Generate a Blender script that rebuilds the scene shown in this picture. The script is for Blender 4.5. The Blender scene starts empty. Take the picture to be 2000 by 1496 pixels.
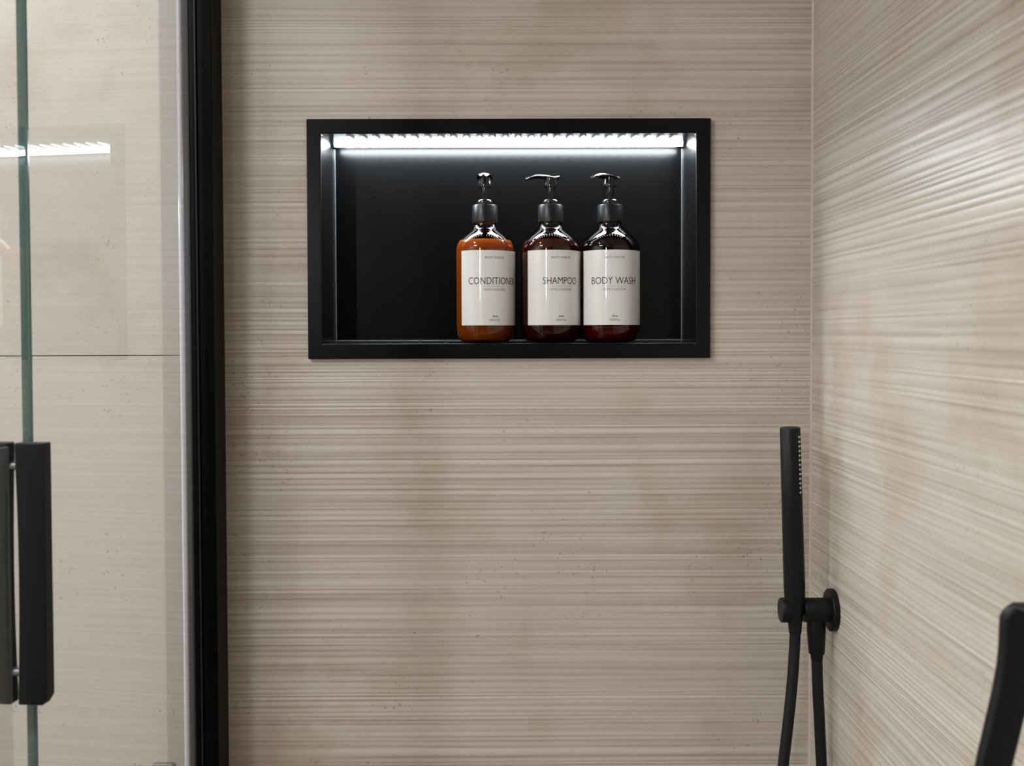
import bpy, bmesh, math, random
import numpy as np
from mathutils import Vector, Matrix, Euler, noise

random.seed(7)
rng = np.random.default_rng(11)
scene = bpy.context.scene
COL = scene.collection
PI = math.pi

# ------------------------------------------------------------------ camera
F = 2100.0            # focal length in pixels of the 2000 px wide frame
D = 1.288             # camera to the tiled wall
ZC = 1.35             # camera height
PITCH = 0.0281
YAW = -10.0 / F
ROLL = 0.003
CX, CY = 1000.0, 709.0
cam_rot = (Matrix.Rotation(YAW, 4, 'Z') @ Matrix.Rotation(PI / 2 - PITCH, 4, 'X') @ Matrix.Rotation(-ROLL, 4, 'Z'))
cam_data = bpy.data.cameras.new('camera')
cam = bpy.data.objects.new('camera', cam_data)
COL.objects.link(cam)
cam.matrix_world = Matrix.Translation((0, -D, ZC)) @ cam_rot
cam_data.sensor_width = 36
cam_data.lens = 36 * F / 2000
cam_data.shift_y = (CY - 748.0) / 2000.0
cam_data.clip_start = 0.01
cam_data.dof.use_dof = True
cam_data.dof.focus_distance = 1.30
cam_data.dof.aperture_fstop = 8.0
scene.camera = cam


def ray(px, py):
    return (cam_rot.to_3x3() @ Vector(((px - CX) / F, -(py - CY) / F, -1.0)))


def at_y(px, py, y):      # point of the sight line on the plane Y = y
    d = ray(px, py)
    t = (y + D) / d.y
    return Vector((0, -D, ZC)) + d * t


def at_x(px, py, x):
    d = ray(px, py)
    return Vector((0, -D, ZC)) + d * (x / d.x)


# ------------------------------------------------------------------ view, world, lights
scene.view_settings.view_transform = 'Standard'
scene.view_settings.look = 'None'
scene.view_settings.gamma = 1.0
scene.view_settings.use_curve_mapping = False
scene.view_settings.exposure = 0.0

world = bpy.data.worlds.new('world')
scene.world = world
world.use_nodes = True
world.node_tree.nodes['Background'].inputs[0].default_value = (0.9, 0.93, 1.0, 1)
world.node_tree.nodes['Background'].inputs[1].default_value = 0.05

WALL_R = 0.366
CEIL = 2.40
WALL_L = -1.75
REAR = -3.3


def light(name, kind, loc, energy, color, rot=(0, 0, 0), **kw):
    l = bpy.data.lights.new(name, kind)
    l.energy = energy
    l.color = color
    for k, v in kw.items():
        setattr(l, k, v)
    o = bpy.data.objects.new(name, l)
    o.location = loc
    o.rotation_euler = rot
    COL.objects.link(o)
    return o


DOWN_A = (-0.76, -0.588)
light('downlight_lamp', 'SPOT', (DOWN_A[0], DOWN_A[1], CEIL - 0.03), 18.0, (0.97, 0.985, 1.0),
      spot_size=math.radians(108), spot_blend=0.22, shadow_soft_size=0.035)
DOWN_B = (-1.15, -1.35)
light('ceiling_lamp', 'AREA', (DOWN_B[0], DOWN_B[1], CEIL - 0.07), 40.0, (0.925, 0.955, 1.0),
      shape='DISK', size=0.42)

SPOT_C = Vector((-1.66, -0.052, 1.62))  # added unseen spot that brightens the right wall only
_aim = (Vector((0.366, -0.50, 0.39)) - SPOT_C).to_track_quat('-Z', 'Y').to_euler()
light('added_wall_wash', 'SPOT', SPOT_C, 39.0, (0.92, 1.0, 0.97), _aim,
      spot_size=math.radians(58), spot_blend=0.25, shadow_soft_size=0.016)

# ------------------------------------------------------------------ mesh helpers


class MB:
    def __init__(self):
        self.v, self.f, self.s = [], [], []

    def add(self, verts, faces, smooth=False):
        n = len(self.v)
        self.v += [tuple(p) for p in verts]
        self.f += [tuple(i + n for i in f) for f in faces]
        self.s += [smooth] * len(faces)
        return self

    def box(self, a, b):
        x0, y0, z0 = a
        x1, y1, z1 = b
        v = [(x0, y0, z0), (x1, y0, z0), (x1, y1, z0), (x0, y1, z0), (x0, y0, z1), (x1, y0, z1), (x1, y1, z1), (x0, y1, z1)]
        return self.add(v, [(0, 3, 2, 1), (4, 5, 6, 7), (0, 1, 5, 4), (1, 2, 6, 5), (2, 3, 7, 6), (3, 0, 4, 7)])

    def lathe(self, prof, seg=48, axis='Z', origin=(0, 0, 0), cap0=True, cap1=True):
        vs, fs = [], []
        for r, h in prof:
            for k in range(seg):
                a = 2 * PI * k / seg
                vs.append((r * math.cos(a), r * math.sin(a), h))
        m = len(prof)
        for i in range(m - 1):
            for k in range(seg):
                k2 = (k + 1) % seg
                fs.append((i * seg + k, i * seg + k2, (i + 1) * seg + k2, (i + 1) * seg + k))
        if cap0:
            fs.append(tuple(range(seg - 1, -1, -1)))
        if cap1:
            fs.append(tuple((m - 1) * seg + k for k in range(seg)))
        o = Vector(origin)
        if axis == 'X':
            vs = [(z, x, y) for x, y, z in vs]
        elif axis == 'Y':
            vs = [(y, z, x) for x, y, z in vs]
        vs = [tuple(Vector(p) + o) for p in vs]
        return self.add(vs, fs, True)

    def tube(self, pts, r, seg=20, caps=True):
        pts = [Vector(p) for p in pts]
        n = len(pts)
        rs = r if isinstance(r, (list, tuple)) else [r] * n
        vs, fs = [], []
        up = Vector((0, 1, 0.01)).normalized()
        for i, p in enumerate(pts):
            t = (pts[min(i + 1, n - 1)] - pts[max(i - 1, 0)]).normalized()
            a = t.cross(up)
            if a.length < 1e-4:
                a = t.cross(Vector((1, 0, 0)))
            a.normalize()
            b = a.cross(t)
            for k in range(seg):
                th = 2 * PI * k / seg
                vs.append(p + (a * math.cos(th) + b * math.sin(th)) * rs[i])
        for i in range(n - 1):
            for k in range(seg):
                k2 = (k + 1) % seg
                fs.append((i * seg + k, (i + 1) * seg + k, (i + 1) * seg + k2, i * seg + k2))
        if caps:
            fs.append(tuple(range(seg)))
            fs.append(tuple((n - 1) * seg + k for k in range(seg - 1, -1, -1)))
        return self.add(vs, fs, True)

    def prism(self, poly, z0, z1):     # poly of (x, y) ccw
        n = len(poly)
        vs = [(x, y, z0) for x, y in poly] + [(x, y, z1) for x, y in poly]
        fs = [tuple(range(n - 1, -1, -1)), tuple(range(n, 2 * n))]
        fs += [(i, (i + 1) % n, n + (i + 1) % n, n + i) for i in range(n)]
        return self.add(vs, fs)

    def build(self, name, mat=None, parent=None, bevel=0.0, seg=3, label=None, auto=35):
        me = bpy.data.meshes.new(name)
        me.from_pydata(self.v, [], self.f)
        me.polygons.foreach_set('use_smooth', self.s)
        me.validate()
        bm = bmesh.new()
        bm.from_mesh(me)
        bmesh.ops.recalc_face_normals(bm, faces=bm.faces)
        if bevel > 0:
            es = [e for e in bm.edges if len(e.link_faces) == 2 and e.calc_face_angle(0) > math.radians(40)]
            bmesh.ops.bevel(bm, geom=es, offset=bevel, segments=seg, profile=0.5, affect='EDGES', clamp_overlap=True)
            for f in bm.faces:
                f.smooth = True
        for e in bm.edges:
            if len(e.link_faces) == 2:
                e.smooth = e.calc_face_angle(0) < math.radians(auto)
        bm.to_mesh(me)
        bm.free()
        me.update()
        o = bpy.data.objects.new(name, me)
        COL.objects.link(o)
        if bevel > 0:
            wn = o.modifiers.new('weighted_normals', 'WEIGHTED_NORMAL')
            wn.keep_sharp = True
        if mat:
            me.materials.append(mat)
        if parent:
            o.parent = parent
        if label:
            o['label'] = label
        return o


def tag(o, label=None, cat=None, group=None, kind=None):
    if label:
        o['label'] = label
    if cat:
        o['category'] = cat
    if group:
        o['group'] = group
    if kind:
        o['kind'] = kind
    return o


def empty(name, loc=(0, 0, 0), rz=0.0):
    o = bpy.data.objects.new(name, None)
    COL.objects.link(o)
    o.location = loc
    o.rotation_euler = (0, 0, rz)
    o.empty_display_size = 0.05
    return o


# ------------------------------------------------------------------ materials
def srgb(r, g, b):
    def c(u):
        u /= 255.0
        return u / 12.92 if u <= 0.04045 else ((u + 0.055) / 1.055) ** 2.4
    return (c(r), c(g), c(b), 1.0)


def new_mat(name):
    m = bpy.data.materials.new(name)
    m.use_nodes = True
    nt = m.node_tree
    return m, nt, nt.nodes, nt.links, nt.nodes['Principled BSDF']


def plain(name, col, rough=0.5, metal=0.0, spec=0.5, coat=0.0, grain=0.0, gscale=300.0):
    m, nt, N, L, P = new_mat(name)
    P.inputs['Base Color'].default_value = col
    P.inputs['Roughness'].default_value = rough
    P.inputs['Metallic'].default_value = metal
    P.inputs['Specular IOR Level'].default_value = spec
    P.inputs['Coat Weight'].default_value = coat
    P.inputs['Coat Roughness'].default_value = 0.04
    if grain:
        t = N.new('ShaderNodeTexCoord')
        n = N.new('ShaderNodeTexNoise')
        n.inputs['Scale'].default_value = gscale
        n.inputs['Detail'].default_value = 3
        L.new(t.outputs['Object'], n.inputs['Vector'])
        b = N.new('ShaderNodeBump')
        b.inputs['Strength'].default_value = grain
        b.inputs['Distance'].default_value = 0.0004
        L.new(n.outputs['Fac'], b.inputs['Height'])
        L.new(b.outputs['Normal'], P.inputs['Normal'])
        r = N.new('ShaderNodeMapRange')
        r.inputs['To Min'].default_value = rough - 0.06
        r.inputs['To Max'].default_value = rough + 0.08
        L.new(n.outputs['Fac'], r.inputs['Value'])
        L.new(r.outputs['Result'], P.inputs['Roughness'])
    return m


def tile_mat(name, light_c, dark_c, ribbed, rough, pore_gain=0.5):
    m, nt, N, L, P = new_mat(name)
    tc = N.new('ShaderNodeTexCoord')

    def mapped(scale):
        mp = N.new('ShaderNodeMapping')
        mp.inputs['Scale'].default_value = scale
        L.new(tc.outputs['Object'], mp.inputs['Vector'])
        return mp.outputs['Vector']

    def nz(vec, scale, detail=3.0, rough_=0.55):
        n = N.new('ShaderNodeTexNoise')
        n.inputs['Scale'].default_value = scale
        n.inputs['Detail'].default_value = detail
        n.inputs['Roughness'].default_value = rough_
        L.new(vec, n.inputs['Vector'])
        return n.outputs['Fac']

    def rng_(v, a, b, c=0.0, d=1.0):
        r = N.new('ShaderNodeMapRange')
        r.interpolation_type = 'SMOOTHSTEP'
        for k, q in zip(('From Min', 'From Max', 'To Min', 'To Max'), (a, b, c, d)):
            r.inputs[k].default_value = q
        L.new(v, r.inputs['Value'])
        return r.outputs['Result']

    def mix(fac, a, b, mode='MIX'):
        x = N.new('ShaderNodeMix')
        x.data_type = 'RGBA'
        x.blend_type = mode
        if isinstance(fac, float):
            x.inputs[0].default_value = fac
        else:
            L.new(fac, x.inputs[0])
        for s, q in ((6, a), (7, b)):
            if isinstance(q, tuple):
                x.inputs[s].default_value = q
            else:
                L.new(q, x.inputs[s])
        return x.outputs[2]

    def mul(a, b):
        x = N.new('ShaderNodeMath')
        x.operation = 'MULTIPLY'
        L.new(a, x.inputs[0])
        if isinstance(b, float):
            x.inputs[1].default_value = b
        else:
            L.new(b, x.inputs[1])
        return x.outputs[0]

    iso = mapped((1, 1, 1))
    cloud = nz(iso, 5.0, 4)
    cloud2 = nz(iso, 11.0, 5, 0.65)
    if ribbed:
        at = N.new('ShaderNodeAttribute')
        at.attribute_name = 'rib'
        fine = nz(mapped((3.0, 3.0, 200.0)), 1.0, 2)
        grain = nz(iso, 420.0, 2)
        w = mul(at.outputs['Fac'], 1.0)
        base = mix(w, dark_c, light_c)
        base = mix(rng_(fine, 0.35, 0.65), base, mix(0.5, base, light_c))
    else:
        fine = nz(mapped((5.0, 5.0, 120.0)), 1.0, 3)
        base = mix(rng_(fine, 0.3, 0.7), mix(0.35, light_c, dark_c), light_c)
        grain = nz(iso, 420.0, 2)
    # warm pink and grey-green mottling of the stone
    pink = mix(0.55, base, srgb(228, 205, 188), 'MULTIPLY')
    pink = mix(0.75, base, pink)
    pale = mix(0.30, base, srgb(198, 194, 180))
    c = mix(rng_(cloud, 0.50, 0.66), base, pink)
    c = mix(rng_(cloud2, 0.55, 0.72), c, pale)
    c = mix(rng_(grain, 0.25, 0.75), mix(0.10, c, (0.05, 0.04, 0.03, 1)), c)
    # pores, gathered in clusters
    vo = N.new('ShaderNodeTexVoronoi')
    vo.inputs['Scale'].default_value = 150.0
    wn = N.new('ShaderNodeTexNoise')
    wn.inputs['Scale'].default_value = 260.0
    L.new(iso, wn.inputs['Vector'])
    sc_ = N.new('ShaderNodeVectorMath')
    sc_.operation = 'MULTIPLY_ADD'
    sc_.inputs[1].default_value = (0.0035, 0.0035, 0.0035)
    L.new(wn.outputs['Color'], sc_.inputs[0])
    L.new(tc.outputs['Object'], sc_.inputs[2])
    L.new(sc_.outputs[0], vo.inputs['Vector'])
    spot = rng_(vo.outputs['Distance'], 0.10, 0.32, 1.0, 0.0)
    where = rng_(nz(iso, 8.0, 5, 0.7), 0.53, 0.60)
    pick = rng_(nz(iso, 75.0, 1), 0.47, 0.55)
    pore = mul(mul(mul(spot, where), pick), pore_gain)
    c = mix(pore, c, srgb(104, 84, 66))
    L.new(c, P.inputs['Base Color'])
    P.inputs['Roughness'].default_value = rough
    P.inputs['Specular IOR Level'].default_value = 0.45
    bp = N.new('ShaderNodeBump')
    bp.inputs['Strength'].default_value = 0.35
    bp.inputs['Distance'].default_value = 0.0006
    hh = N.new('ShaderNodeMath')
    hh.operation = 'SUBTRACT'
    L.new(mul(fine, 0.6) if ribbed else mul(grain, 0.5), hh.inputs[0])
    L.new(pore, hh.inputs[1])
    L.new(hh.outputs[0], bp.inputs['Height'])
    L.new(bp.outputs['Normal'], P.inputs['Normal'])
    return m


def pane_mat(name, tint, gain=1.7, rough=0.0, haze=0.0, haze_col=(0.8, 0.8, 0.8, 1)):
    m, nt, N, L, P = new_mat(name)
    N.remove(P)
    out = N['Material Output']
    tr = N.new('ShaderNodeBsdfTransparent')
    tr.inputs[0].default_value = tint
    gl = N.new('ShaderNodeBsdfGlossy')
    gl.inputs['Roughness'].default_value = rough
    fr = N.new('ShaderNodeFresnel')
    fr.inputs['IOR'].default_value = 1.5
    ge = N.new('ShaderNodeNewGeometry')
    inv = N.new('ShaderNodeMath')
    inv.operation = 'SUBTRACT'
    inv.inputs[0].default_value = 1.0
    L.new(ge.outputs['Backfacing'], inv.inputs[1])
    a = N.new('ShaderNodeMath')
    a.operation = 'MULTIPLY'
    L.new(fr.outputs[0], a.inputs[0])
    L.new(inv.outputs[0], a.inputs[1])
    b = N.new('ShaderNodeMath')
    b.operation = 'MULTIPLY'
    b.use_clamp = True
    b.inputs[1].default_value = gain
    L.new(a.outputs[0], b.inputs[0])
    mx = N.new('ShaderNodeMixShader')
    src = tr.outputs[0]
    if haze:
        df = N.new('ShaderNodeBsdfDiffuse')
        df.inputs[0].default_value = haze_col
        m2 = N.new('ShaderNodeMixShader')
        m2.inputs[0].default_value = haze
        L.new(src, m2.inputs[1])
        L.new(df.outputs[0], m2.inputs[2])
        src = m2.outputs[0]
    L.new(b.outputs[0], mx.inputs[0])
    L.new(src, mx.inputs[1])
    L.new(gl.outputs[0], mx.inputs[2])
    L.new(mx.outputs[0], out.inputs['Surface'])
    return m


def emit(name, col, s):
    m, nt, N, L, P = new_mat(name)
    P.inputs['Base Color'].default_value = (0.8, 0.8, 0.8, 1)
    P.inputs['Emission Color'].default_value = col
    P.inputs['Emission Strength'].default_value = s
    return m


M_RIB = tile_mat('ribbed_stone_tile', srgb(207, 197, 186), srgb(155, 140, 127), True, 0.42)
M_RIB2 = tile_mat('ribbed_stone_tile_side', srgb(206, 197, 186), srgb(154, 140, 127), True, 0.36, 0.3)
M_TILE = tile_mat('smooth_stone_tile', srgb(186, 178, 168), srgb(174, 164, 152), False, 0.38)
M_GROUT = plain('grout', srgb(120, 105, 90), 0.9)
M_PLASTER = plain('ceiling_plaster', srgb(226, 222, 214), 0.9, grain=0.2, gscale=120)
M_FLOOR = plain('floor_stone', srgb(150, 134, 118), 0.5, grain=0.3, gscale=90)
M_BEAD = plain('silicone_bead', srgb(188, 174, 162), 0.5)
M_BLACK = plain('satin_black_paint', (0.002, 0.0021, 0.0023, 1), 0.26, spec=0.22)
M_BACKP = plain('satin_black_panel', (0.0012, 0.0013, 0.0014, 1), 0.22, spec=0.22)
M_MATTE = plain('matte_black_metal', (0.0035, 0.0035, 0.0036, 1), 0.48, spec=0.24)
M_PROFILE = plain('black_aluminium', (0.0012, 0.0012, 0.0014, 1), 0.40, spec=0.09)
M_PROF2 = plain('grey_reflection_and_gasket', (0.014, 0.0145, 0.016, 1), 0.45, spec=0.3)  # paints the reflection on the profile front; also the gasket
M_RUBBER = plain('black_hose', (0.006, 0.006, 0.0065, 1), 0.55, spec=0.28, grain=0.4, gscale=500)
M_NOZZLE = plain('grey_silicone_nozzle', srgb(205, 198, 184), 0.6)
M_PLASTIC = plain('glossy_black_plastic', (0.006, 0.0065, 0.007, 1), 0.12, spec=0.6)
M_COLLAR = plain('black_plastic_collar', (0.006, 0.0065, 0.007, 1), 0.34, spec=0.35)
M_LABEL = plain('white_label_paper', srgb(220, 218, 215), 0.3, spec=0.4, coat=1.0)
M_INK = plain('grey_ink', srgb(60, 57, 54), 0.5)
M_INK2 = plain('pale_grey_ink', srgb(116, 110, 104), 0.5)
M_GLASS = pane_mat('clear_shower_glass', (0.96, 0.972, 0.96, 1), 1.5)
M_SEAL = pane_mat('clear_plastic_seal', (0.94, 0.94, 0.94, 1), 1.2, 0.05, 0.06, (0.6, 0.59, 0.60, 1))
M_FIN = plain('milky_plastic_fin', srgb(214, 210, 222), 0.16, spec=0.6, coat=0.5)
M_EDGE = plain('green_glass_edge', srgb(62, 84, 78), 0.15, spec=0.6)
M_CHROME = plain('brushed_grey_metal', (0.16, 0.15, 0.145, 1), 0.4, metal=0.3)
M_AMBER = pane_mat('amber_bottle_wall', (0.43, 0.205, 0.046, 1), 1.15)
M_AMBERD = pane_mat('dark_amber_bottle_wall', (0.42, 0.17, 0.07, 1), 1.15)
M_CREAM = plain('conditioner_cream', srgb(226, 204, 150), 0.6)
_p = M_CREAM.node_tree.nodes['Principled BSDF']
_p.inputs['Subsurface Weight'].default_value = 1.0
_p.inputs['Subsurface Radius'].default_value = (1.0, 0.8, 0.6)
_p.inputs['Subsurface Scale'].default_value = 0.022
M_LIQ = plain('dark_soap', srgb(84, 52, 38), 0.4)
M_LIQ2 = plain('brown_soap', srgb(120, 62, 34), 0.4)
M_TAPE = emit('led_silicone_cover', (0.86, 0.94, 1.0, 1), 74.0)
M_LED = emit('led_chip_glow', (0.88, 0.95, 1.0, 1), 5.0)
M_LAMP = emit('lamp_diffuser', (1.0, 0.93, 0.84, 1), 3.0)
M_WINDOW = emit('frosted_lit_glass', (0.95, 0.97, 1.0, 1), 90.0)
M_WHITEP = plain('white_enamel', (0.75, 0.75, 0.74, 1), 0.4)

# ------------------------------------------------------------------ room shell
# niche measures (front plane a little proud of the tiles)
YF = -0.007
o0 = at_y(598.0, 232.0, YF); o1 = at_y(1387.5, 699.0, YF)
n0 = at_y(626.6, 260.8, YF); n1 = at_y(1359.0, 669.5, YF)
OX0, OX1, OZ0, OZ1 = o0.x, o1.x, o1.z, o0.z
NX0, NX1, NZ0, NZ1 = n0.x, n1.x, n1.z, n0.z
YB = 0.093
HX0, HX1, HZ0, HZ1 = NX0 - 0.008, NX1 + 0.008, NZ0 - 0.008, NZ1 + 0.008

back = MB()
ysub = 0.006
for a, b in (((WALL_L - 0.15, 0), (HX0, CEIL)), ((HX1, 0), (WALL_R + 0.15, CEIL)), ((HX0, 0), (HX1, HZ0)), ((HX0, HZ1), (HX1, CEIL))):
    back.box((a[0], ysub, a[1]), (b[0], 0.112, b[1]))
back.box((WALL_L - 0.15, 0.112, 0), (WALL_R + 0.15, 0.17, CEIL))
wall_back = tag(back.build('wall_back', M_GROUT), kind='structure')


def make_rows(z0, z1, fine0, fine1, seed):
    r = random.Random(seed)
    zs, hs = [], []
    z = z0
    while z < z1:
        w = r.uniform(0.0030, 0.0078) if r.random() < 0.75 else r.uniform(0.0078, 0.012)
        amp = r.uniform(0.35, 1.0)
        sk = r.uniform(-0.25, 0.25)
        dip = r.uniform(0.0, 0.35)
        n = 7 if fine0 < z < fine1 else 3
        for k in range(n):
            t = k / n
            u = min(max(t + sk * math.sin(PI * t) * 0.5, 0), 1)
            zs.append(z + w * t)
            hs.append(dip * (1 - u) * 0.4 + amp * (math.sin(PI * u) ** 0.7))
        z += w
    zs.append(z1)
    hs.append(0.3)
    return np.array(zs), np.array(hs)


def ribbed_sheet(name, mat, parent, us, to_world, z0, z1, fz, seed, hole=None, amp=0.00055):
    zs, hs = make_rows(z0, z1, fz[0], fz[1], seed)
    if hole:
        hx0, hx1, hz0, hz1 = hole
        us = np.unique(np.concatenate([us, [hx0, hx1]]))
        k0 = np.argmin(abs(zs - hz0)); zs[k0] = hz0
        k1 = np.argmin(abs(zs - hz1)); zs[k1] = hz1
    nu, nz_ = len(us), len(zs)
    verts, rib = [], []
    for j in range(nz_):
        z = zs[j]
        for i in range(nu):
            u = us[i]
            g = noise.noise(Vector((u * 2.2 + seed, z * 5.5, seed * 1.7)))
            g2 = noise.noise(Vector((u * 3.5, z * 90.0, seed * 3.1)))
            k = min(max(0.70 + 0.75 * g + 0.35 * g2, 0.10), 1.15)
            h = hs[j] * k + (1 - k) * 0.45
            wob = 0.00045 * noise.noise(Vector((u * 6.0, z * 9.0, 4.0 + seed)))
            verts.append(to_world(u, z + wob, h * amp))
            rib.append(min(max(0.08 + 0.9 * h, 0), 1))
    faces = []
    for j in range(nz_ - 1):
        for i in range(nu - 1):
            if hole and us[i] >= hx0 - 1e-6 and us[i + 1] <= hx1 + 1e-6 and zs[j] >= hz0 - 1e-6 and zs[j + 1] <= hz1 + 1e-6:
                continue
            a = j * nu + i
            faces.append((a, a + 1, a + nu + 1, a + nu))
    me = bpy.data.meshes.new(name)
    me.from_pydata(verts, [], faces)
    me.polygons.foreach_set('use_smooth', [True] * len(faces))
    at = me.attributes.new('rib', 'FLOAT', 'POINT')
    at.data.foreach_set('value', rib)
    me.materials.append(mat)
    o = bpy.data.objects.new(name, me)
    COL.objects.link(o)
    o.parent = parent
    return o


XJ = -0.353
ZJ = at_y(150, 695, 0).z
ribbed_sheet('tile', M_RIB, wall_back, np.linspace(XJ, WALL_R, 60), lambda u, z, h: (u, -h, z),
             0.0, CEIL, (0.78, 1.84), 3, hole=(HX0, HX1, HZ0, HZ1))
# smooth tiles outside the shower, on the same wall
for zz0, zz1 in ((0.002, ZJ - 0.60 - 0.0012), (ZJ - 0.60 + 0.0, ZJ - 0.0004), (ZJ + 0.0004, ZJ + 0.60), (ZJ + 0.6016, CEIL - 0.001)):
    for xx0, xx1 in ((WALL_L, XJ - 1.2016), (XJ - 1.2, XJ - 0.0004)):
        MB().box((xx0, 0.0, zz0), (xx1, ysub + 0.001, zz1)).build('tile', M_TILE, wall_back, bevel=0.0005, seg=1)

wall_right = tag(MB().box((WALL_R + 0.004, REAR - 0.1, 0), (WALL_R + 0.15, 0.006, CEIL)).build('wall_right', M_GROUT), kind='structure')
ribbed_sheet('tile', M_RIB2, wall_right, np.concatenate([np.linspace(-1.35, -0.3, 40), np.linspace(-0.27, 0.0, 14)]),
             lambda u, z, h: (WALL_R - h, u, z), 0.0, CEIL, (0.78, 1.84), 9, amp=0.00075)
MB().box((WALL_R, REAR, 0.0), (WALL_R + 0.005, -1.352, CEIL)).build('tile', M_TILE, wall_right)
tag(MB().box((WALL_L - 0.15, REAR - 0.1, 0), (WALL_L, 0.006, CEIL)).build('wall_left', M_PLASTER), kind='structure')
rear = MB()
WX0, WX1, WZ0, WZ1 = -1.20, -1.09, 1.50, 2.10
for a, b in (((WALL_L, 0), (WX0, CEIL)), ((WX1, 0), (WALL_R, CEIL)), ((WX0, 0), (WX1, WZ0)), ((WX0, WZ1), (WX1, CEIL))):
    rear.box((a[0], REAR - 0.12, a[1]), (b[0], REAR, b[1]))
M_REAR = plain('taupe_paint', srgb(96, 86, 78), 0.8)
tag(rear.build('wall_rear', M_REAR), kind='structure')
win = tag(empty('window_1', ((WX0 + WX1) / 2, REAR - 0.05, WZ0)), kind='structure')
fw = MB()
w2 = (WX1 - WX0) / 2
hgt = WZ1 - WZ0
fw.box((-w2, -0.02, 0), (-w2 + 0.012, 0.02, hgt)).box((w2 - 0.012, -0.02, 0), (w2, 0.02, hgt))
fw.box((-w2 + 0.012, -0.02, 0), (w2 - 0.012, 0.02, 0.012)).box((-w2 + 0.012, -0.02, hgt - 0.012), (w2 - 0.012, 0.02, hgt))
fw.build('window_frame', M_WHITEP, win)
MB().box((-w2 + 0.012, -0.004, 0.012), (w2 - 0.012, 0.004, hgt - 0.012)).build('pane', M_WINDOW, win)
tag(MB().box((WALL_L - 0.15, REAR - 0.12, -0.1), (WALL_R + 0.15, 0.17, 0)).build('floor', M_FLOOR), kind='structure')
tag(MB().box((WALL_L - 0.15, REAR - 0.12, CEIL), (WALL_R + 0.15, 0.17, CEIL + 0.1)).build('ceiling', M_PLASTER), kind='structure')
# silicone bead up the shower corner
bd = MB()
bd.prism([(WALL_R - 0.0026, 0.001), (WALL_R - 0.0024, -0.0010), (WALL_R - 0.0017, -0.0022), (WALL_R - 0.0008, -0.0028), (WALL_R + 0.001, -0.0030), (WALL_R + 0.001, 0.001)], 0.0, CEIL)
tag(bd.build('trim_1', M_BEAD), kind='structure')

# ------------------------------------------------------------------ black wall niche
nic = empty('wall_niche', ((NX0 + NX1) / 2, 0, NZ0))
tag(nic, 'black framed rectangular niche recessed in the ribbed tile wall', 'niche')
cx_, cz_ = nic.location.x, nic.location.z


def local(mb, ox, oz, oy=0.0):
    mb.v = [(x - ox, y - oy, z - oz) for x, y, z in mb.v]
    return mb


fr = MB()
ring_o = [(OX0, OZ0), (OX1, OZ0), (OX1, OZ1), (OX0, OZ1)]
ring_i = [(NX0, NZ0), (NX1, NZ0), (NX1, NZ1), (NX0, NZ1)]
vs = [(x, YF, z) for x, z in ring_o] + [(x, YF, z) for x, z in ring_i] + [(x, -0.0007, z) for x, z in ring_o] + [(x, 0.004, z) for x, z in ring_i]
fs = []
for k in range(4):
    k2 = (k + 1) % 4
    fs += [(k, k2, 4 + k2, 4 + k), (8 + k, 8 + k2, k2, k), (4 + k, 4 + k2, 12 + k2, 12 + k), (8 + k2, 8 + k, 12 + k, 12 + k2)]
fr.add(vs, fs)
local(fr, cx_, cz_).build('frame', M_BLACK, nic, bevel=0.0011, seg=3)
T = 0.004
SL = 0.0022   # fall of the shelf towards the front
local(MB().add([(NX0 - T, 0.0045, NZ0), (NX0, 0.0045, NZ0), (NX0, YB, NZ0), (NX0 - T, YB, NZ0), (NX0 - T, 0.0045, NZ1), (NX0, 0.0045, NZ1), (NX0, YB, NZ1), (NX0 - T, YB, NZ1)],
               [(0, 3, 2, 1), (4, 5, 6, 7), (0, 1, 5, 4), (1, 2, 6, 5), (2, 3, 7, 6), (3, 0, 4, 7)]), cx_, cz_).build('side_panel', M_BLACK, nic)
local(MB().box((NX1, 0.0045, NZ0), (NX1 + T, YB, NZ1)), cx_, cz_).build('side_panel', M_BLACK, nic)
local(MB().box((NX0 - T, 0.0045, NZ1), (NX1 + T, YB, NZ1 + T)), cx_, cz_).build('top_panel', M_BLACK, nic)
floor_mb = MB().add([(NX0 - T, 0.0045, NZ0 - T), (NX1 + T, 0.0045, NZ0 - T), (NX1 + T, YB, NZ0 - T), (NX0 - T, YB, NZ0 - T),
                     (NX0 - T, 0.0045, NZ0), (NX1 + T, 0.0045, NZ0), (NX1 + T, YB, NZ0 + SL), (NX0 - T, YB, NZ0 + SL)],
                    [(0, 3, 2, 1), (4, 5, 6, 7), (0, 1, 5, 4), (1, 2, 6, 5), (2, 3, 7, 6), (3, 0, 4, 7)])
local(floor_mb, cx_, cz_).build('shelf', M_BLACK, nic)
local(MB().box((NX0 - T, YB, NZ0 - T), (NX1 + T, YB + 0.004, NZ1 + T)), cx_, cz_).build('back_panel', M_BACKP, nic)
# pale beads in the inner corners, highlight lines put into their colour
M_CORNER = plain('pale_corner_highlight', (0.055, 0.060, 0.062, 1), 0.18, spec=0.7)


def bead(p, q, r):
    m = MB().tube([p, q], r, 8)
    return local(m, cx_, cz_).build('corner_highlight', M_CORNER, nic)


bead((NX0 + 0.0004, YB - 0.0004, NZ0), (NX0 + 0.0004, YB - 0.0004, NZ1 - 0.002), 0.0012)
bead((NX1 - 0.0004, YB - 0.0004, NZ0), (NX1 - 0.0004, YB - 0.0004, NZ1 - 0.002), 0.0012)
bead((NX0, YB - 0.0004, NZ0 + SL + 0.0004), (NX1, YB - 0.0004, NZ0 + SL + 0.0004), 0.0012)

# LED strip along the inner top edge
led = empty('led_strip', (cx_, YB - 0.012, NZ1))
tag(led, 'glowing cool white LED strip along the top inside the black niche', 'light')
lx0, lx1 = NX0 + 0.012, NX1 - 0.012
bar = MB()
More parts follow.
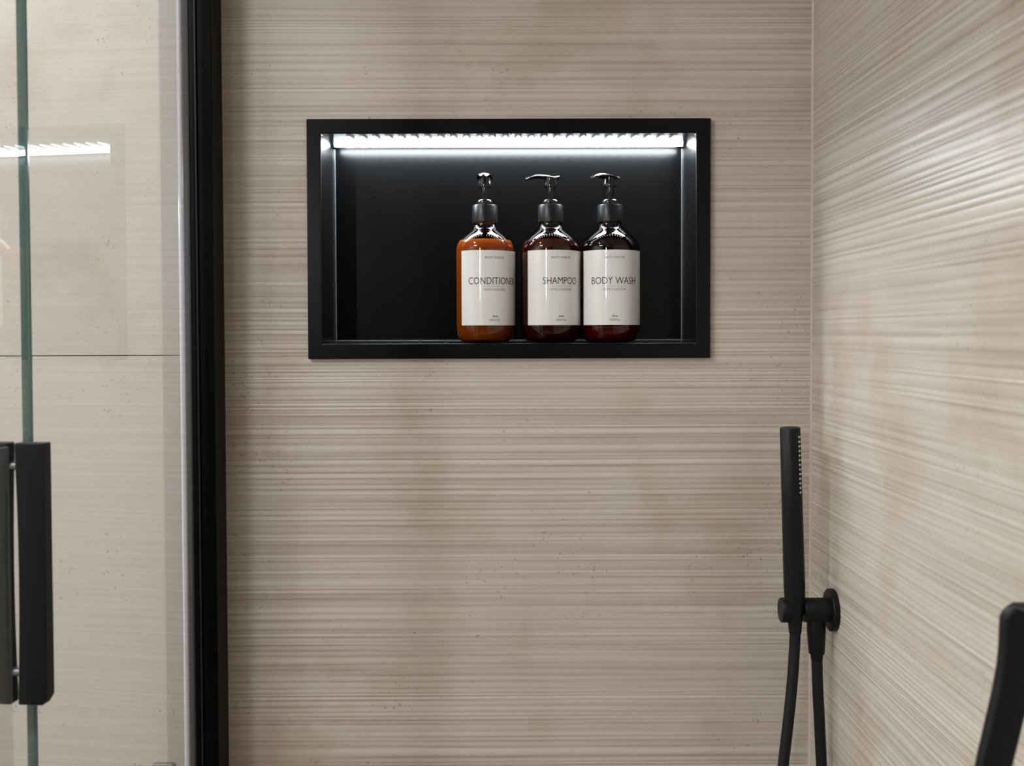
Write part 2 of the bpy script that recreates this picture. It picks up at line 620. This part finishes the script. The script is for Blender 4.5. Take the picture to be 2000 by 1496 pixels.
# low silicone dome lying under the top panel, chips drawn forward to shape their bloom
prof = [(-0.034, -0.0002), (-0.033, -0.0014), (-0.028, -0.0028), (-0.014, -0.0032), (-0.004, -0.0024), (0.000, -0.0002)]
n = len(prof)
lx0, lx1 = NX0 + 0.0045, NX1 - 0.0045
vv, ff = [], []
for xx, sc in ((lx0, 0.25), (lx0 + 0.012, 1.0), (lx1 - 0.012, 1.0), (lx1, 0.25)):
    vv += [(xx - cx_, -0.014 + (y + 0.014) * sc, z) for y, z in prof]
for j in range(3):
    ff += [(j * n + i, (j + 1) * n + i, (j + 1) * n + (i + 1) % n, j * n + (i + 1) % n) for i in range(n)]
ff += [tuple(range(n)), tuple(range(4 * n - 1, 3 * n - 1, -1))]
bar.add(vv, ff)
bar.build('silicone_cover', M_TAPE, led)
first = None
dl0, dl1 = at_y(683, 270, 0.03).x, at_y(1316, 270, 0.03).x
for k in range(26):
    x = dl0 + (dl1 - dl0) * k / 25
    if first is None:
        m = MB()
        pts_ = [(0.0048 * math.cos(t), -0.0340 + 0.0330 * math.sin(t)) for t in [PI + PI * q / 10 for q in range(11)]]  # half petal reaching forward, the chip's glow put into its outline
        m.prism(pts_, -0.0012, -0.0002)
        first = m.build('led_chip_glow', M_LED, led)
        c = first
    else:
        c = first.copy()
        COL.objects.link(c)
        c.parent = led
    c.location = (x - cx_, 0.0, 0.0)

# ------------------------------------------------------------------ pump bottles
R = 0.0367
SC = 1.0 / 1569.0
YBOT = 0.0445


def smooth_profile(pts, n=5):
    out = []
    P = [Vector(p) for p in pts]
    for i in range(len(P) - 1):
        p0 = P[max(i - 1, 0)]; p1 = P[i]; p2 = P[i + 1]; p3 = P[min(i + 2, len(P) - 1)]
        for k in range(n):
            t = k / n
            q = 0.5 * ((2 * p1) + (p2 - p0) * t + (2 * p0 - 5 * p1 + 4 * p2 - p3) * t * t + (3 * p1 - p0 - 3 * p2 + p3) * t ** 3)
            out.append((q.x, q.y))
    out.append((P[-1].x, P[-1].y))
    return out


body_lo = [(40, 0), (46, 1), (51.5, 6), (55, 15), (57, 25), (57.5, 36)]
body_hi = [(57.5, 172), (57, 181), (54, 190), (49.5, 197), (43, 204), (34.5, 211), (27, 217), (23, 223), (21.8, 229), (21.8, 236)]
body_prof = smooth_profile(body_lo, 4) + smooth_profile(body_hi, 5)
body_prof = [(r * SC, h * SC) for r, h in body_prof]


def liquid_prof(level):
    inner = [(max(r - 0.0012, 0.001), max(h, 0.0012)) for r, h in body_prof if h < level]
    rr = np.interp(level, [h for _, h in body_prof], [r for r, _ in body_prof]) - 0.0012
    return inner + [(rr, level), (0.0005, level)]


def wrap(me, th0, z0, rad):
    for v in me.vertices:
        a = th0 + v.co.x / R
        r = rad + v.co.z
        v.co = (r * math.sin(a), -r * math.cos(a), z0 + v.co.y)


def lettering(txt, size, th0, z0, parent, mat, width=None, name='lettering', thin=0.0, space=1.0):
    cu = bpy.data.curves.new('lettering_curve', 'FONT')
    cu.body = txt
    cu.size = size
    cu.align_x = 'CENTER'
    cu.align_y = 'CENTER'
    cu.space_character = space
    cu.offset = thin
    cu.resolution_u = 3
    cu.extrude = 0.00004
    ob = bpy.data.objects.new('lettering_tmp', cu)
    COL.objects.link(ob)
    bpy.context.view_layer.update()
    dg = bpy.context.evaluated_depsgraph_get()
    me = bpy.data.meshes.new_from_object(ob.evaluated_get(dg))
    bpy.data.objects.remove(ob)
    bpy.data.curves.remove(cu)
    if width:
        xs = [v.co.x for v in me.vertices]
        s = width / (max(xs) - min(xs))
        mid = (max(xs) + min(xs)) / 2
        for v in me.vertices:
            v.co.x = (v.co.x - mid) * s
    bm = bmesh.new()
    bm.from_mesh(me)
    bmesh.ops.subdivide_edges(bm, edges=[e for e in bm.edges if abs(e.verts[0].co.x - e.verts[1].co.x) > 0.002], cuts=2)
    bmesh.ops.triangulate(bm, faces=bm.faces)
    bm.to_mesh(me)
    bm.free()
    wrap(me, th0, z0, R + 0.00062)
    me.name = name
    me.materials.clear()
    me.materials.append(mat)
    o = bpy.data.objects.new(name, me)
    COL.objects.link(o)
    o.parent = parent
    return o


def pump_bottle(px, text, label_deg, text_w, spout_deg, glass, liq, level, label, side_half=69.0):
    p = at_y(px, 667, YBOT)
    zfloor = NZ0 + SL * (YBOT - 0.0045) / (YB - 0.0045)
    root = empty('pump_bottle', (p.x, YBOT, zfloor + 0.0009))
    tag(root, label, 'bottle', 'pump bottles standing in the niche')
    MB().lathe(body_prof, 64, cap1=False).build('bottle_body', glass, root, auto=60)
    MB().lathe(liquid_prof(level), 48).build('liquid', liq, root, auto=50)
    # dip tube
    MB().tube([(0, 0, 0.01), (0.002, 0, 0.08), (0, 0, 0.145)], 0.0028, 10).build('dip_tube', M_COLLAR, root)
    # label
    th = math.radians(label_deg)
    hw = math.radians(side_half)
    lb = MB()
    nseg = 40
    z0, z1 = 31 * SC, 173 * SC
    vs, fs = [], []
    for k in range(nseg + 1):
        a = th - hw + 2 * hw * k / nseg
        for r in (R + 0.0002, R + 0.00055):
            for z in (z0, z1):
                vs.append((r * math.sin(a), -r * math.cos(a), z))
    for k in range(nseg):
        a, b = 4 * k, 4 * k + 4
        fs += [(a + 2, b + 2, b + 3, a + 3), (a, a + 1, b + 1, b), (a + 1, a + 3, b + 3, b + 1), (a, b, b + 2, a + 2)]
    fs += [(0, 2, 3, 1), (4 * nseg, 4 * nseg + 1, 4 * nseg + 3, 4 * nseg + 2)]
    lb.add(vs, fs, True)
    lab = lb.build('label', M_LABEL, root, label='glossy white label printed ' + text)
    lettering(text, 0.0124, th, 114.5 * SC, lab, M_INK, text_w, thin=0.0)
    lettering('BEAUTY YOUR LIFE', 0.0036, th, 159 * SC, lab, M_INK2, 0.0243)
    lettering('HOME COLLECTION', 0.0037, th, 98.5 * SC, lab, M_INK2, 0.0270)
    lettering('aboa', 0.0042, th, 48.5 * SC, lab, M_INK, 0.0070)
    lettering('KERASTALL', 0.0036, th, 41 * SC, lab, M_INK2, 0.0135)
    ln = MB().box((-0.0138, 0, 0), (0.0138, 0.00022, 0.00005))
    me_o = ln.build('printed_line', M_INK2, lab)
    bm = bmesh.new(); bm.from_mesh(me_o.data)
    for _ in range(4):
        bmesh.ops.subdivide_edges(bm, edges=[e for e in bm.edges if abs(e.verts[0].co.x - e.verts[1].co.x) > 0.002], cuts=1)
    bm.to_mesh(me_o.data); bm.free()
    wrap(me_o.data, th, 104.5 * SC, R + 0.00058)
    # collar with fine ribs
    cs = 72
    vs, fs = [], []
    prof = [(22.6, 229.5), (24.0, 230.5), (24.0, 262.0), (23.2, 263.5), (15.6, 264.0)]
    for r, h in prof:
        for k in range(cs):
            a = 2 * PI * k / cs
            rr = (r + (0.35 if (k % 2 and 23.5 < r) else 0)) * SC
            vs.append((rr * math.cos(a), rr * math.sin(a), h * SC))
    for i in range(len(prof) - 1):
        for k in range(cs):
            k2 = (k + 1) % cs
            fs.append((i * cs + k, i * cs + k2, (i + 1) * cs + k2, (i + 1) * cs + k))
    fs.append(tuple(range(cs - 1, -1, -1)))
    fs.append(tuple((len(prof) - 1) * cs + k for k in range(cs)))
    MB().add(vs, fs, True).build('collar', M_COLLAR, root)
    MB().lathe([(r * SC, h * SC) for r, h in [(15.4, 263.8), (15.4, 269), (14.6, 272.5), (12.5, 274), (6.5, 274.2), (6.5, 266)]], 40, cap1=False).build('pump_ring', M_PLASTIC, root, auto=50)
    MB().lathe([(r * SC, h * SC) for r, h in [(5.4, 270), (5.4, 281), (7.0, 284), (7.4, 288), (8.0, 297), (8.0, 304)]], 28).build('stem', M_PLASTIC, root, auto=50)
    # pump head: bell under a curved plate with a long spout
    hd = MB()
    hd.lathe([(r * SC, h * SC) for r, h in [(8.5, 298.0), (13.2, 298.0), (13.6, 300.5), (12.9, 307), (12.5, 313), (13.2, 319)]], 36)
    ns, nt_ = 26, 10
    L0, L1 = -18 * SC, 49 * SC
    tops, bots = [], []
    for i in range(ns + 1):
        s = i / ns
        x = L0 + (L1 - L0) * s
        zc = (319.5 + 3.4 * math.sin(PI * min(max((s - 0.15) / 0.85, 0), 1)) - 4.5 * max(0, s - 0.72) / 0.28 + 1.6 * max(0, 0.18 - s) / 0.18) * SC
        if s < 0.5:
            hw_ = 15.5
        else:
            hw_ = 15.5 - 9.5 * ((s - 0.5) / 0.5) ** 1.1
        if s < 0.16:
            hw_ *= math.sqrt(max(1 - ((0.16 - s) / 0.16) ** 2, 0.0)) * 0.55 + 0.45
        if s > 0.95:
            hw_ *= 0.8
        for j in range(nt_ + 1):
            t = -1 + 2 * j / nt_
            y = t * hw_ * SC
            dz = -4.2 * SC * abs(t) ** 2.4 * (hw_ / 15.5)
            tops.append((x, y, zc + dz))
            bots.append((x, y * 0.93, zc + dz - (2.4 + 1.2 * (1 - abs(t))) * SC))
    W = nt_ + 1
    off = len(tops)
    fs = []
    for i in range(ns):
        for j in range(nt_):
            a = i * W + j
            fs.append((a, a + W, a + W + 1, a + 1))
            fs.append((off + a, off + a + 1, off + a + W + 1, off + a + W))
    for i in range(ns):
        for j in (0, nt_):
            a = i * W + j
            q = (a, off + a, off + a + W, a + W)
            fs.append(q if j == 0 else q[::-1])
    for i in (0, ns):
        for j in range(nt_):
            a = i * W + j
            q = (a, a + 1, off + a + 1, off + a)
            fs.append(q if i == 0 else q[::-1])
    hd.add(tops + bots, fs, True)
    head = hd.build('pump_head', M_PLASTIC, root, auto=60)
    head.rotation_euler = (0, 0, math.radians(spout_deg))
    nzl = MB().lathe([(r * SC, h * SC) for r, h in [(2.2, 311), (2.6, 311), (3.2, 317)]], 16, origin=(45.5 * SC, 0, 0)).build('spout', M_PLASTIC, head)
    return root


pump_bottle(948.0, 'CONDITIONER', 20.0, 0.0655, -92, M_AMBER, M_CREAM, 0.1245,
            'bright orange amber pump bottle labelled CONDITIONER, leftmost of three')
pump_bottle(1076.0, 'SHAMPOO', 18.0, 0.0450, 180, M_AMBERD, M_LIQ, 0.1240,
            'dark amber pump bottle labelled SHAMPOO, in the middle, spout to the left')
pump_bottle(1191.5, 'BODY WASH', 3.5, 0.0580, 222, M_AMBERD, M_LIQ2, 0.0780,
            'dark amber pump bottle labelled BODY WASH, rightmost of three')

# ------------------------------------------------------------------ shower glass
SK = 0.0963
GX0 = -0.3535


def gx(y):
    return GX0 + SK * y


def gpt(y, off=0.0):        # point on glass plane; off = distance towards the shower side
    c = 1 / math.sqrt(1 + SK * SK)
    return (gx(y) + off * c, y - off * c * SK)


def slab(y0, y1, o0_, o1_, z0, z1):
    return MB().prism([gpt(y0, o0_), gpt(y0, o1_), gpt(y1, o1_), gpt(y1, o0_)][::1], z0, z1)


ZB, ZT = 0.03, 2.06
fx = empty('shower_screen', (gx(-0.2), -0.2, 0.0))
tag(fx, 'clear fixed glass shower panel held by a black wall profile', 'shower screen')


def child(mb, name, mat, root, **kw):
    l = root.location
    mb.v = [(x - l.x, y - l.y, z - l.z) for x, y, z in mb.v]
    return mb.build(name, mat, root, **kw)


YN = -(D - 0.882)
child(slab(-0.049, YN, -0.004, 0.004, ZB, ZT), 'glass_pane', M_GLASS, fx)
child(slab(YN, YN - 0.0018, -0.0041, 0.0041, ZB, ZT), 'glass_edge', M_EDGE, fx, label='green polished glass edge')
# wall profile: deep black channel; a grey strip paints the reflection on its front
XP0, XP1 = -0.372, -0.337
YP = -0.047
child(MB().box((XP0 + 0.009, YP, 0.0), (XP1, -0.0012, CEIL - 0.1)), 'wall_profile', M_PROFILE, fx, bevel=0.0012, seg=2, label='black aluminium wall profile')
child(MB().box((XP0 - 0.002, YP - 0.001, 0.0), (XP0 + 0.0095, -0.0012, CEIL - 0.1)), 'profile_reflection', M_PROF2, fx, bevel=0.0015, seg=2, label='dark grey strip painted as the reflection on the black profile')
child(MB().box((XP0 + 0.016, YP - 0.003, 0.02), (XP0 + 0.0175, YP + 0.002, CEIL - 0.12)), 'gasket', M_PROF2, fx)
YS0, YS1 = -(D - 1.209), -(D - 1.136)
child(slab(YS0, YS1, 0.0045, 0.0058, ZB, ZT), 'seal_strip', M_SEAL, fx, label='clear plastic seal strip')
fb = at_y(357.0, 700, YS0)
child(MB().tube([(fb.x, YS0, ZB), (fb.x, YS0, ZT)], 0.0030, 14), 'seal_fin', M_FIN, fx, label='milky white seal fin')

dr = empty('shower_door', (gx(-0.8), -0.8, 0.0))
tag(dr, 'clear glass shower door carrying a black pull handle, at the left edge', 'shower door')
YD0, YD1 = YN - 0.004, -1.16
child(slab(YD0, YD1, -0.0028, 0.0028, ZB, ZT), 'glass_pane', M_GLASS, dr)
# pull handle (one bar on each face of the glass)
YH = -(D - 0.861)
zt = 1.35 - (862 - 650) / F * 0.861 + 0.0005
zb = 1.35 - (1374 - 650) / F * 0.861
hroot = None


def bar_handle(side, depth):
    n_ = 30
    mb = MB()
    vs, fs = [], []
    w = 0.0062
    for k in range(n_ + 1):
        t = k / n_
        z = zb + (zt - zb) * t
        bow = 0.0018 * max(0.0, math.sin(PI * min(max((t - 0.06) / 0.88, 0), 1))) ** 0.8
        inner = 0.0031 + bow
        outer = depth
        if t < 0.03 and side > 0:
            outer = depth - 0.004 * (1 - t / 0.03) ** 2
        for off, yy in ((inner, YH - w), (outer, YH - w), (outer, YH + w), (inner, YH + w)):
            x, y = gpt(yy, side * off)
            vs.append((x, y, z))
    for k in range(n_):
        for j in range(4):
            a, b = 4 * k + j, 4 * k + (j + 1) % 4
            fs.append((a, b, b + 4, a + 4))
    fs += [(3, 2, 1, 0), (4 * n_, 4 * n_ + 1, 4 * n_ + 2, 4 * n_ + 3)]
    mb.add(vs, fs, True)
    return mb


child(bar_handle(1, 0.0275), 'door_handle', M_MATTE, dr, bevel=0.0012, seg=2, label='black bowed pull handle')
hdl = child(bar_handle(-1, 0.020), 'door_handle', M_MATTE, dr, bevel=0.0012, seg=2)
for z in (zt - 0.019, zb + 0.025):
    x, y = gpt(YH, 0.0)
    c = MB()
    c.tube([gpt(YH, -0.0085) + (z,), gpt(YH, 0.0085) + (z,)], 0.0034, 20)
    child(c, 'standoff', M_CHROME, dr, label='small bright standoff')
ys = -(D - 0.842)
child(slab(ys, ys - 0.018, 0.0046, 0.0062, ZB, 1.262), 'seal_strip', M_SEAL, dr)
child(MB().box((gx(YD1) - 0.012, YD1 - 0.02, 0.0), (gx(YD1) + 0.012, YD1 + 0.004, CEIL - 0.1)), 'hinge_profile', M_PROFILE, dr)

# small grey bracket low on the outer wall, seen through the glass
b0 = at_y(297, 1493, -0.008)
b1 = at_y(338, 1493, -0.008)
bk = MB().box((b0.x, -0.008, b0.z - 0.054), (b1.x, -0.0005, b0.z))
tag(bk.build('wall_bracket', M_CHROME, bevel=0.0015), 'small grey metal bracket on the smooth tiles beside the black profile', 'bracket')

# ------------------------------------------------------------------ hand shower set
ax = at_x(1630, 1191, WALL_R)
AY, AZ = ax.y, ax.z
RC = 0.0235
hol = empty('shower_holder', (WALL_R, AY, AZ))
tag(hol, 'round black wall outlet and holder carrying the hand shower', 'shower holder')
child(MB().lathe([(RC, -0.0006), (RC, -0.0060), (RC - 0.0012, -0.0072), (0.001, -0.0072)], 48, 'X', (WALL_R, AY, AZ)), 'wall_plate', M_MATTE, hol)
xa = at_y(1568, 1191, AY).x
xb = at_y(1524, 1191, AY).x
xc = at_y(1545, 1191, AY).x
child(MB().lathe([(0.0135, -0.007), (0.0135, xa - WALL_R + 0.002), (0.0128, xa - WALL_R), (0.001, xa - WALL_R)], 40, 'X', (WALL_R, AY, AZ)), 'outlet_body', M_MATTE, hol, auto=50)
child(MB().lathe([(0.001, xb - WALL_R), (0.0128, xb - WALL_R), (0.0138, xb - WALL_R + 0.0012), (0.0138, xc - WALL_R - 0.0015), (0.0125, xc - WALL_R)], 40, 'X', (WALL_R, AY, AZ)), 'holder_knob', M_MATTE, hol, auto=50)
child(MB().lathe([(0.0075, xc - WALL_R - 0.001), (0.0075, xa - WALL_R + 0.001)], 24, 'X', (WALL_R, AY + 0.0095, AZ)), 'holder_fork', M_MATTE, hol)
e0 = at_y(1594, 1218, AY)
e1 = at_y(1595, 1277, AY)
e2 = at_y(1595.5, 1287, AY)
child(MB().tube([e0 + Vector((0, 0, 0.006)), e0, e0 + (e1 - e0) * 0.25, e1 + Vector((0, 0, 0.0015)), e1], [0.0098, 0.0102, 0.0104, 0.0088, 0.0080], 28), 'outlet_elbow', M_MATTE, hol, auto=50)
child(MB().tube([e1, e2], [0.0070, 0.0066], 24), 'hose_nut', M_MATTE, hol, auto=50)

# hand shower stick
ST = AY - 0.004
p_top = at_y(1543.0, 835.0, ST - 0.006)
p_mid = at_y(1551.5, 1145.0, ST)
p_low = at_y(1553.0, 1236.0, ST)
stick = empty('hand_shower', tuple(p_low))
tag(stick, 'slim matte black stick hand shower standing in its wall holder', 'hand shower')
mid2 = at_y(1552.0, 1172.0, ST)
axis = (p_top - p_mid).normalized()
child(MB().tube([p_low, at_y(1552.8, 1216, ST), mid2, p_mid, p_mid + (p_top - p_mid) * 0.5, p_top - axis * 0.001, p_top],
                [0.0068, 0.0078, 0.0110, 0.0118, 0.0114, 0.0112, 0.0104], 36), 'stick_body', M_MATTE, stick, auto=50)
side_dir = Vector((0.93, -0.37, 0)).normalized()
tang = Vector((0.37, 0.93, 0))
fstn = None
for k in range(13):
    q = at_y(1543, 852 + (960 - 852) * k / 12, ST - 0.004)
    s_ = (q.z - p_mid.z) / (p_top.z - p_mid.z)
    c0 = p_mid + (p_top - p_mid) * s_
    for j, a in enumerate((-0.35, 0.07)):
        dirn = Vector((math.cos(a - 0.52), math.sin(a - 0.52), 0))
        pos = c0 + dirn * 0.0112 - Vector(p_low)
        if fstn is None:
            fstn = MB().lathe([(0.0012, -0.0003), (0.0012, 0.0005), (0.0006, 0.0009)], 8, 'X').build('nozzle', M_NOZZLE, stick, label='pale rubber nozzle')
            nz_o = fstn
        else:
            nz_o = fstn.copy()
            COL.objects.link(nz_o)
            nz_o.parent = stick
        nz_o.location = pos
        nz_o.rotation_euler = (0, 0, a - 0.52)
# hose: from the stick down and back up to the outlet
hp = [at_y(1553, 1236, ST), at_y(1551.5, 1270, ST), at_y(1547.5, 1330, ST - 0.002), at_y(1539.5, 1410, ST - 0.005), at_y(1529.5, 1496, ST - 0.008),
      at_y(1519, 1600, ST - 0.012), at_y(1508, 1740, ST - 0.02), at_y(1503, 1880, ST - 0.03), at_y(1512, 1990, ST - 0.035), at_y(1535, 2045, ST - 0.03), at_y(1565, 2050, ST - 0.02),
      at_y(1592, 2005, ST - 0.012), at_y(1607, 1900, AY - 0.006), at_y(1611, 1740, AY - 0.002), at_y(1609, 1600, AY), at_y(1604.5, 1496, AY), at_y(1600, 1400, AY), at_y(1597, 1340, AY), at_y(1595.6, 1288, AY)]


def catmull(P, n):
    out = []
    for i in range(len(P) - 1):
        p0 = P[max(i - 1, 0)]; p1 = P[i]; p2 = P[i + 1]; p3 = P[min(i + 2, len(P) - 1)]
        for k in range(n):
            t = k / n
            out.append(0.5 * ((2 * p1) + (p2 - p0) * t + (2 * p0 - 5 * p1 + 4 * p2 - p3) * t * t + (3 * p1 - p0 - 3 * p2 + p3) * t ** 3))
    out.append(P[-1])
    return out


hose = MB().tube(catmull(hp, 8), 0.0061, 18).build('shower_hose', M_RUBBER)
tag(hose, 'black shower hose looping down from the hand shower and back up', 'hose')

# ------------------------------------------------------------------ mixer with lever, cut by the right edge
DM = 0.66
YM = DM - D
mx = empty('shower_mixer', (WALL_R, YM, 1.17))
tag(mx, 'black shower mixer lever hanging in the lower right corner', 'mixer tap')
mp = [(1986, 1187), (1985.5, 1189), (1985.5, 1194), (1986, 1205), (1987, 1230), (1985, 1285), (1974, 1350), (1958, 1420), (1940, 1496), (1922, 1580), (1908, 1650)]
wd = [0.0020, 0.0052, 0.0078, 0.0098, 0.0106, 0.0109, 0.0107, 0.0106, 0.0104, 0.0098, 0.0070]
ctr = [at_y(px_, py_, YM) for px_, py_ in mp]
ctr = catmull(ctr, 5)
wds = np.interp(np.linspace(0, len(wd) - 1, len(ctr)), range(len(wd)), wd)
lv = MB()
vs, fs = [], []
segs = 20
for i, c in enumerate(ctr):
    t = (ctr[min(i + 1, len(ctr) - 1)] - ctr[max(i - 1, 0)]).normalized()
    a = Vector((0, 1, 0)).cross(t).normalized()
    for k in range(segs):
        th = 2 * PI * k / segs
        cx2 = math.copysign(abs(math.cos(th)) ** 0.5, math.cos(th)) * wds[i]
        cy2 = math.copysign(abs(math.sin(th)) ** 0.5, math.sin(th)) * 0.0055
        vs.append(c + a * cx2 + Vector((0, cy2, 0)))
m_ = len(ctr)
for i in range(m_ - 1):
    for k in range(segs):
        k2 = (k + 1) % segs
        fs.append((i * segs + k, (i + 1) * segs + k, (i + 1) * segs + k2, i * segs + k2))
fs.append(tuple(range(segs)))
fs.append(tuple((m_ - 1) * segs + k for k in range(segs - 1, -1, -1)))
lv.add(vs, fs, True)
child(lv, 'lever', M_MATTE, mx, auto=60)
zc_ = ctr[0].z - 0.0200
child(MB().lathe([(0.038, -0.0008), (0.038, -0.006), (0.036, -0.0075), (0.001, -0.0075)], 48, 'X', (WALL_R, YM + 0.012, zc_)), 'wall_plate', M_MATTE, mx)
child(MB().lathe([(0.0200, -0.007), (0.0200, -0.044), (0.0188, -0.046), (0.001, -0.046)], 40, 'X', (WALL_R, YM + 0.012, zc_)), 'mixer_body', M_MATTE, mx, auto=50)

# invented spot on the left wall, added out of view to brighten the right wall
sl = tag(empty('added_spotlight', (WALL_L, SPOT_C.y, SPOT_C.z)), 'small white spotlight added out of view on the left wall to brighten the right wall', 'added light')
child(MB().lathe([(0.03, 0.0005), (0.03, 0.012), (0.012, 0.014), (0.012, 0.030), (0.001, 0.030)], 32, 'X', tuple(sl.location)), 'added_lamp_base', M_WHITEP, sl)
child(MB().lathe([(0.028, 0.030), (0.028, 0.078), (0.024, 0.078), (0.024, 0.034), (0.001, 0.034)], 32, 'X', tuple(sl.location)), 'added_lamp_shade', M_WHITEP, sl, auto=50)

# ------------------------------------------------------------------ ceiling lamps (outside the frame, the sources of the room's light)
for i, ((x, y), r, lab) in enumerate(((DOWN_A, 0.045, 'small round recessed downlight outside the shower glass'), (DOWN_B, 0.23, 'wide round flush ceiling lamp behind the camera'))):
    f_ = empty('ceiling_light', (x, y, CEIL))
    tag(f_, lab, 'ceiling light')
    h = 0.010 if i == 0 else 0.05
    ringp = [(r, -0.0005), (r, -h), (r * 0.8, -h - 0.002), (r * 0.8, -0.006)]
    MB().lathe(ringp, 40, cap0=False, cap1=False).build('trim_ring', M_WHITEP, f_)
    MB().lathe([(0.001, -0.008), (r * 0.79, -0.008)], 40, cap0=False, cap1=False).build('diffuser', M_LAMP, f_)
